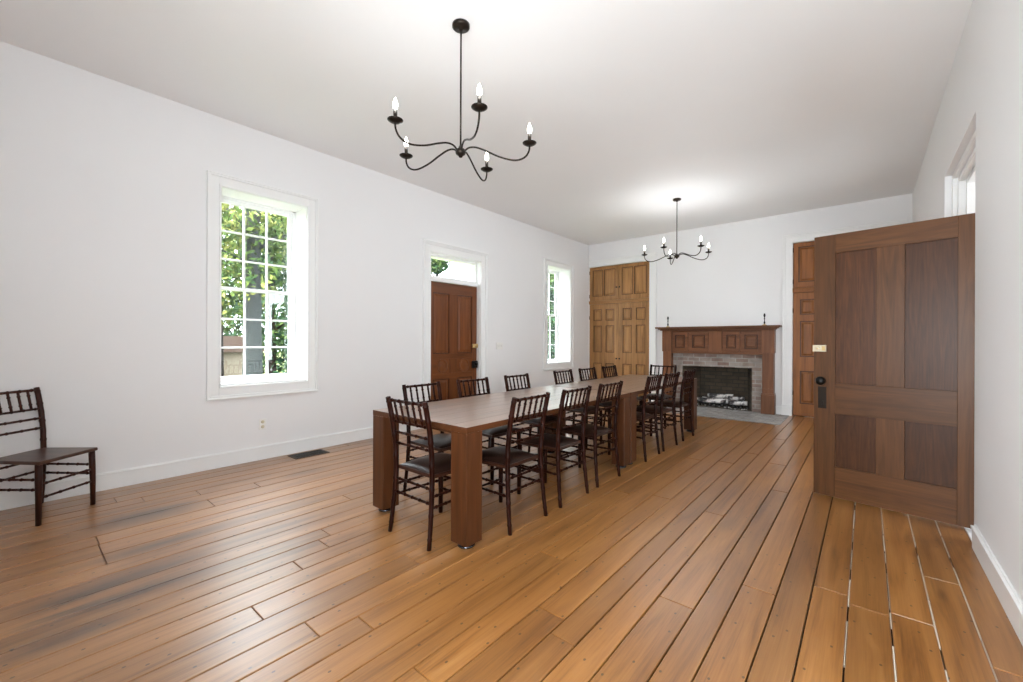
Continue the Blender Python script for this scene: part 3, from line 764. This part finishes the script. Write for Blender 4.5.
# ------------------------------------------------------------------ chairs
def make_chair(cushion=True):
    root = empty('dining_chair')
    ch = M['chair' if cushion else 'chairw']; seatm = M['chairseat' if cushion else 'chairwseat']
    # seat: trapezoid with rounded edge, y forward
    f, bk, fy, by = .205, .185, .205, -.205
    m = MB(); lo, hi = .420, .445
    m.hull8([(-bk, by, lo), (bk, by, lo), (f, fy, lo), (-f, fy, lo)], [(-bk, by, hi), (bk, by, hi), (f, fy, hi), (-f, fy, hi)])
    m.build('seat', seatm, root, bevel=.007)
    if cushion:
        m = MB(); n = 10; grid = []
        for j in range(n+1):
            row = []
            for i in range(n+1):
                u, v = i/n*2-1, j/n*2-1
                w = (bk+(f-bk)*(j/n))*.95
                y = (by+fy)/2 + v*(fy-by)/2*.95
                h = .446 + .032*(1-u**4)*(1-v**4)
                row.append(m.bm.verts.new((u*w, y, h)))
            grid.append(row)
        for j in range(n):
            for i in range(n): m.face([grid[j][i], grid[j][i+1], grid[j+1][i+1], grid[j+1][i]], True)
        bot = [[m.bm.verts.new((v.co.x, v.co.y, .4455)) for v in row] for row in (grid[0], grid[-1])]
        m.face([*[grid[0][i] for i in range(n+1)], *bot[0][::-1]]); m.face([*[grid[-1][i] for i in range(n+1)], *bot[1][::-1]])
        m.build('seat_pad', M['cushion'], root)
    for s in (-1, 1):
        m = MB(); m.tube([(s*.188, .180, 0), (s*.187, .180, .20), (s*.185, .178, .30), (s*.183, .175, .422)], [.0155, .018, .020, .020], 10); m.build('front_leg', ch, root)
        pts = [(s*0.205, -0.25, 0), (s*0.2, -0.236, 0.12), (s*0.193, -0.221, 0.28), (s*0.188, -0.213, 0.43), (s*0.189, -0.218, 0.58), (s*0.191, -0.235, 0.72), (s*0.193, -0.262, 0.85), (s*0.193, -0.277, 0.912)]
        m = MB(); 
        P = []; rad = []
        for i in range(len(pts)-1):
            A, B = Vector(pts[i]), Vector(pts[i+1])
            for q, rr in ((0, 1), (.42, .98), (.48, 1.12), (.55, 1.12), (.6, .98)):
                P.append(A.lerp(B, q)); rad.append((.0135+.004*min(1, (A.z+.1)/.5))*rr)
        P.append(Vector(pts[-1])); rad.append(.0165)
        m.tube(P, rad, 10); m.build('back_leg', ch, root)
    def yb(z):   # back post centre at height z
        t = [(0, -0.25, 0.205), (0.12, -0.236, 0.2), (0.28, -0.221, 0.193), (0.43, -0.213, 0.188), (0.58, -0.218, 0.189), (0.72, -0.235, 0.191), (0.85, -0.262, 0.193), (0.912, -0.277, 0.193)]
        for (z0, y0, x0), (z1, y1, x1) in zip(t, t[1:]):
            if z <= z1: k = (z-z0)/(z1-z0); return y0+(y1-y0)*k, x0+(x1-x0)*k
    for z, nm in ((.893, 'top_rail'), (.748, 'back_rail'), (.675, 'back_rail'), (.600, 'back_rail')):
        y, x = yb(z); m = MB(); rod(m, (-x, y, z), (x, y, z), .0105 if nm == 'top_rail' else .009); m.build(nm, ch, root)
    (ya, xa), (yc, xc) = yb(.893), yb(.748)
    for k in range(5):
        f0 = -1 + 2*(k+1)/6
        m = MB(); rod(m, (f0*xc, yc, .752), (f0*xa, ya, .89), .0085, .07, 8); m.build('spindle', ch, root)
    for z in (.28, .185):
        m = MB(); rod(m, (-.186, .179, z), (.186, .179, z), .009); m.build('stretcher', ch, root)
    for z in (.315, .245):
        for s in (-1, 1):
            y, x = yb(z); m = MB(); rod(m, (s*x, y, z), (s*.186, .178, z), .009); m.build('stretcher', ch, root)
    for z in (.36, .27):
        y, x = yb(z); m = MB(); rod(m, (-x, y, z), (x, y, z), .009); m.build('stretcher', ch, root)
    return root

G = 'dining chairs around the two tables'
proto = make_chair(True)
places = [(-2.262, 1.925, 0, 'dark spindle-back chair at the near end of the tables, its back to the camera')]
ord_ = ['nearest', 'second', 'third', 'fourth', 'fifth', 'sixth']
rx = [2.36, 2.97, 3.57, 4.60, 5.17, 5.83]
for i, y in enumerate(rx):
    places.append((-2.060, y, R(90), 'dark spindle-back chair on the right, open side of the tables, %s from the camera' % ord_[i]))
ly = [2.38, 3.00, 3.70, 4.65, 5.26, 5.93]
lab = ['behind the near table, nearest the left front corner', 'on the window side of the near table, before the brown entry door', 'on the window side, third from the near corner, below the light switch',
       'on the window side, in front of the narrow far window', 'on the window side, second from the far end, before the cupboard edge', 'on the window side, last before the fireplace, against the cupboard doors']
for i, y in enumerate(ly):
    places.append((-2.745, y, R(-90), 'dark spindle-back chair ' + lab[i]))
places.append((-2.465, 6.43, R(180), 'dark spindle-back chair at the fireplace end of the tables, facing the camera'))
rnd = random.Random(9)
for i, (x, y, a, l) in enumerate(places):
    c = proto if i == 0 else copy_tree(proto)
    c.location = (x, y, 0); c.rotation_euler = (0, 0, a + (rnd.uniform(-.035, .035) if i else 0))
    tag(c, l, 'chair', G)
c = make_chair(False); c.location = (-4.652, .185, 0); c.rotation_euler = (0, 0, R(-51))
tag(c, 'dark wooden spindle-back chair with bare seat standing alone by the left wall', 'chair')

# ------------------------------------------------------------------ chandeliers
def chandelier(x, y, angles, label, power):
    root = empty('chandelier', (x, y, ZC)); tag(root, label, 'chandelier', 'five-armed chandeliers')
    zh = 2.628 - ZC; zp = 2.69 - ZC
    m = MB(); m.lathe([(.062, 0), (.062, -.018), (.052, -.026), (.014, -.03), (.010, -.045)], n=28); m.build('ceiling_canopy', M['bronze'], root)
    m = MB(); m.tube([(0, 0, -.04), (0, 0, zh+.03)], .0065, 10); m.build('rod', M['bronze'], root)
    m = MB(); m.lathe([(.012, zh+.045), (.016, zh+.03), (.034, zh+.018), (.038, zh+.004), (.034, zh-.012), (.018, zh-.022), (.012, zh-.034), (.001, zh-.038)][::-1], n=16); m.build('hub', M['bronze'], root)
    Rr = .49
    ctrl = [(.03, zh+.012), (.06, zh+.034), (.11, zh+.036), (.18, zh+.012), (.27, zh-.028), (.36, zh-.052), (.42, zh-.050), (.465, zh-.025), (.487, zh+.015), (Rr, zp-.008)]
    prof = []
    for i in range(len(ctrl)-1):
        p0, p1, p2, p3 = ctrl[max(i-1, 0)], ctrl[i], ctrl[i+1], ctrl[min(i+2, len(ctrl)-1)]
        for k in range(4):
            t = k/4; q = []
            for d in (0, 1):
                q.append(.5*(2*p1[d] + (p2[d]-p0[d])*t + (2*p0[d]-5*p1[d]+4*p2[d]-p3[d])*t*t + (3*p1[d]-p0[d]-3*p2[d]+p3[d])*t**3))
            prof.append(q)
    prof.append(ctrl[-1])
    for a in angles:
        a = R(a); ca, sa = math.cos(a), math.sin(a)
        m = MB(); m.tube([(r*ca, r*sa, z) for r, z in prof], .0065, 8); arm = m.build('arm', M['bronze'], root)
        cx, cy = Rr*ca, Rr*sa
        m = MB(); m.lathe([(.012, zp-.012), (.03, zp-.008), (.049, zp+.004), (.050, zp+.008), (.046, zp+.008), (.02, zp+.002)], (cx, cy, 0), 22); m.build('drip_pan', M['bronze'], arm)
        m = MB(); m.lathe([(.0125, zp), (.0125, zp+.074)], (cx, cy, 0), 14); m.build('candle_sleeve', M['bronze'], arm)
        m = MB(); m.lathe([(.008, zp+.074), (.0135, zp+.084), (.0165, zp+.099), (.0135, zp+.120), (.006, zp+.142), (.001, zp+.152)], (cx, cy, 0), 14)
        b = m.build('bulb', M['bulb'], arm)
        ld = bpy.data.lights.new('bulb_light', 'POINT'); ld.energy = power; ld.shadow_soft_size = .03; ld.color = (.95, .98, 1.0)
        lo = bpy.data.objects.new('bulb_light', ld); COL.objects.link(lo); lo.parent = arm; lo.location = (cx, cy, zp+.11)
    return root
chandelier(-2.217, 2.079, (-101, -30, 40, 111, -166), 'dark bronze five-armed candle chandelier hanging nearest the camera', 2.5)
chandelier(-2.298, 6.807, (-164, -93, -29, 37, 121), 'dark bronze five-armed candle chandelier hanging before the fireplace', 9)

# ------------------------------------------------------------------ small wall and floor fittings
root = empty('light_switch', (XL, 5.65, 1.197), R(90)); tag(root, 'white wall switch plate beside the brown entry door', 'switch')
m = MB(); m.box(-.088, .088, -.008, 0, -.06, .06); m.build('plate', M['plastic'], root, bevel=.003)
for x in (-.045, 0, .045):
    m = MB(); m.box(x-.006, x+.006, -.018, -.008, -.010, .014); m.build('toggle', M['plastic'], root, bevel=.002)
root = empty('wall_outlet', (XL, 1.79, .38), R(90)); tag(root, 'white electric outlet low on the wall beneath the near window', 'outlet')
m = MB(); m.box(-.036, .036, -.008, 0, -.058, .058); m.build('plate', M['plastic'], root, bevel=.003)
for z in (-.026, .026):
    m = MB(); m.lathe([(.017, -.007), (.017, -.011), (.001, -.011)], (0, 0, z), 16, 'Y'); m.build('socket', M['cream'], root)
root = empty('floor_register', (-4.83, 2.21, 0)); tag(root, 'brown slotted floor register beside the left baseboard', 'vent')
m = MB()
for (a, b, c, d) in ((-.108, .108, -.19, -.165), (-.108, .108, .165, .19), (-.108, -.085, -.165, .165), (.085, .108, -.165, .165)): m.box(a, b, c, d, -.0005, .005)
m.build('grille_frame', M['ventm'], root, bevel=.001)
m = MB()
for i in range(20): 
    y = -.157 + i*.0165; m.box(-.085, .085, y-.0035, y+.0035, -.0005, .004)
m.box(-.006, .006, -.165, .165, .0005, .0045); m.box(-.085, .085, -.165, .165, -.0008, .0004)
m.build('grille_bars', M['black'], root)

# ------------------------------------------------------------------ outside
GZ = -.75
m = MB(); m.box(-80, XL-TW, -30, 80, GZ-.1, GZ); o = m.build('lawn', M['lawn']); tag(o, kind='structure')

def leaves(mb, rnd, blobs, n, size):
    tot = sum(b[3]*b[4]*b[5] for b in blobs)
    for (x, y, z, rx_, ry_, rz_) in blobs:
        k = int(n*rx_*ry_*rz_/tot)
        for _ in range(k):
            while True:
                p = Vector((rnd.uniform(-1, 1), rnd.uniform(-1, 1), rnd.uniform(-1, 1)))
                if .25 < p.length < 1: break
            c = Vector((x+p.x*rx_, y+p.y*ry_, z+p.z*rz_))
            s = size*rnd.uniform(.5, 1.3)
            u = Vector((rnd.gauss(0, 1), rnd.gauss(0, 1), rnd.gauss(0, 1))).normalized(); w = u.orthogonal().normalized()
            w = (Matrix.Rotation(rnd.uniform(0, 6.28), 3, u) @ w)
            v = w.cross(u)
            a = [c - w*s, c - v*s*.45 + u*s*.1, c + w*s, c + v*s*.45 + u*s*.1]
            mb.face([mb.bm.verts.new(q) for q in a])

def tree(name, x, y, trunk_r, trunk_h, blobs, n, size, lm, bm_, label, cat='tree', branches=(), seed=1, group=None):
    rnd = random.Random(seed)
    root = empty(name, (x, y, GZ)); tag(root, label, cat, group)
    m = MB(); pts = []; rad = []
    k = 12
    for i in range(k+1):
        f = i/k; pts.append((rnd.uniform(-.04, .04)*trunk_r*4*f, rnd.uniform(-.04, .04)*trunk_r*4*f, trunk_h*f)); rad.append(trunk_r*(1.25-.25*min(1, f*6))*(1-.55*f))
    m.tube(pts, rad, 14); t = m.build('trunk', bm_, root)
    for (z0, dx, dy, dz, r) in branches:
        m = MB(); P = []; rr = []
        for i in range(7):
            f = i/6; P.append((dx*f + rnd.uniform(-.05, .05), dy*f + rnd.uniform(-.05, .05), z0 + dz*f**.8 + rnd.uniform(-.05, .05))); rr.append(r*(1-.75*f))
        m.tube(P, rr, 8); m.build('branch', bm_, root)
    m = MB(); leaves(m, rnd, blobs, n, size); m.build('foliage', lm, root)
    return root
# the big trunk behind the near window
tree('tree', -12, 4.06, .25, 6.6, [(0, 0, 5.3, 1.7, 2.2, 1.0), (.3, -1.2, 4.6, .9, 1.1, .7), (.2, 1.2, 4.6, .9, 1.1, .8), (.4, -.4, 3.6, .8, 1.0, .6)], 3600, .10, M['leaf'], M['bark'],
     'large tree with a thick grey trunk standing outside the near window',
     branches=((4.6, .6, -2.2, 1.4, .09), (4.3, .5, 2.0, 1.2, .08), (5.4, .3, -1.6, 1.6, .07), (3.9, .7, -1.2, .3, .04), (5.8, .3, 1.9, 1.3, .07), (5.0, .9, .6, 1.0, .06)), seed=3)
tree('tree', -14.5, 5.45, .15, 6.0, [(0, .3, 3.0, 1.0, 1.1, 1.7), (0, .4, 5.0, 1.4, 1.5, 1.2), (.2, .6, 1.3, .7, .8, 1.0)], 4000, .10, M['leafd'], M['barkd'],
     'slimmer dark-trunked tree with low foliage right of the big trunk outside the near window', branches=((2.2, .4, .9, .9, .04), (3.2, .3, -.9, .8, .04)), seed=5)
tree('tree', -19, 5.3, .14, 5.0, [(0, -.6, 4.0, 2.0, 2.4, 1.7), (0, .2, 6.0, 2.2, 2.6, 1.4)], 4200, .14, M['leaf'], M['barkd'],
     'pale leafy tree farther off, seen left of the big trunk through the near window', branches=((3, .4, -1.2, 1.2, .05),), seed=7)
tree('tree', -24, 10.0, .2, 7.0, [(0, -1.0, 3.4, 2.4, 3.0, 3.2), (0, -1.0, 7.0, 2.4, 3.0, 1.8)], 5000, .19, M['leafd'], M['barkd'],
     'distant green tree seen through the right-hand panes of the near window', seed=8)
tree('tree', -12.5, 17.6, .18, 7.0, [(0, 0, 2.8, 1.5, 1.8, 2.2), (0, 0, 5.0, 1.6, 1.8, 1.3)], 9500, .15, M['leafd'], M['barkd'],
     'green tree seen through the narrow far window', seed=11)
tree('tree', -13.5, 11.35, .13, 5.4, [(0, -.15, 5.3, .8, .55, .55)], 1100, .11, M['leafd'], M['barkd'],
     'thin tree whose crown shows through the transom pane over the entry door', seed=13)
# pale outbuilding and rail fence at the lower left of the near window
root = empty('garden_shed', (-21, 6.1, GZ)); tag(root, 'pale low shed seen at the lower left of the near window', 'shed')
m = MB(); m.box(-1.5, 1.5, -1.6, .75, 0, 1.55); m.build('wall', M['stucco'], root)
m = MB(); m.hull8([(-1.7, -1.8, 1.55), (1.7, -1.8, 1.55), (1.7, .95, 1.55), (-1.7, .95, 1.55)], [(-.1, -1.8, 2.2), (.1, -1.8, 2.2), (.1, .95, 2.2), (-.1, .95, 2.2)]); m.build('roof', M['fencew'], root)
root = empty('rail_fence', (-15.8, 4.7, GZ)); tag(root, 'weathered brown rail fence in front of the pale shed outside', 'fence')
m = MB()
for z in (.62, .82): m.box(-.03, .03, -2.4, .72, z-.05, z+.05)
m.build('rails', M['fencew'], root)
for y in (-2.2, -.8, .65):
    m = MB(); m.box(-.05, .05, y-.05, y+.05, 0, .95); m.build('post', M['fencew'], root)
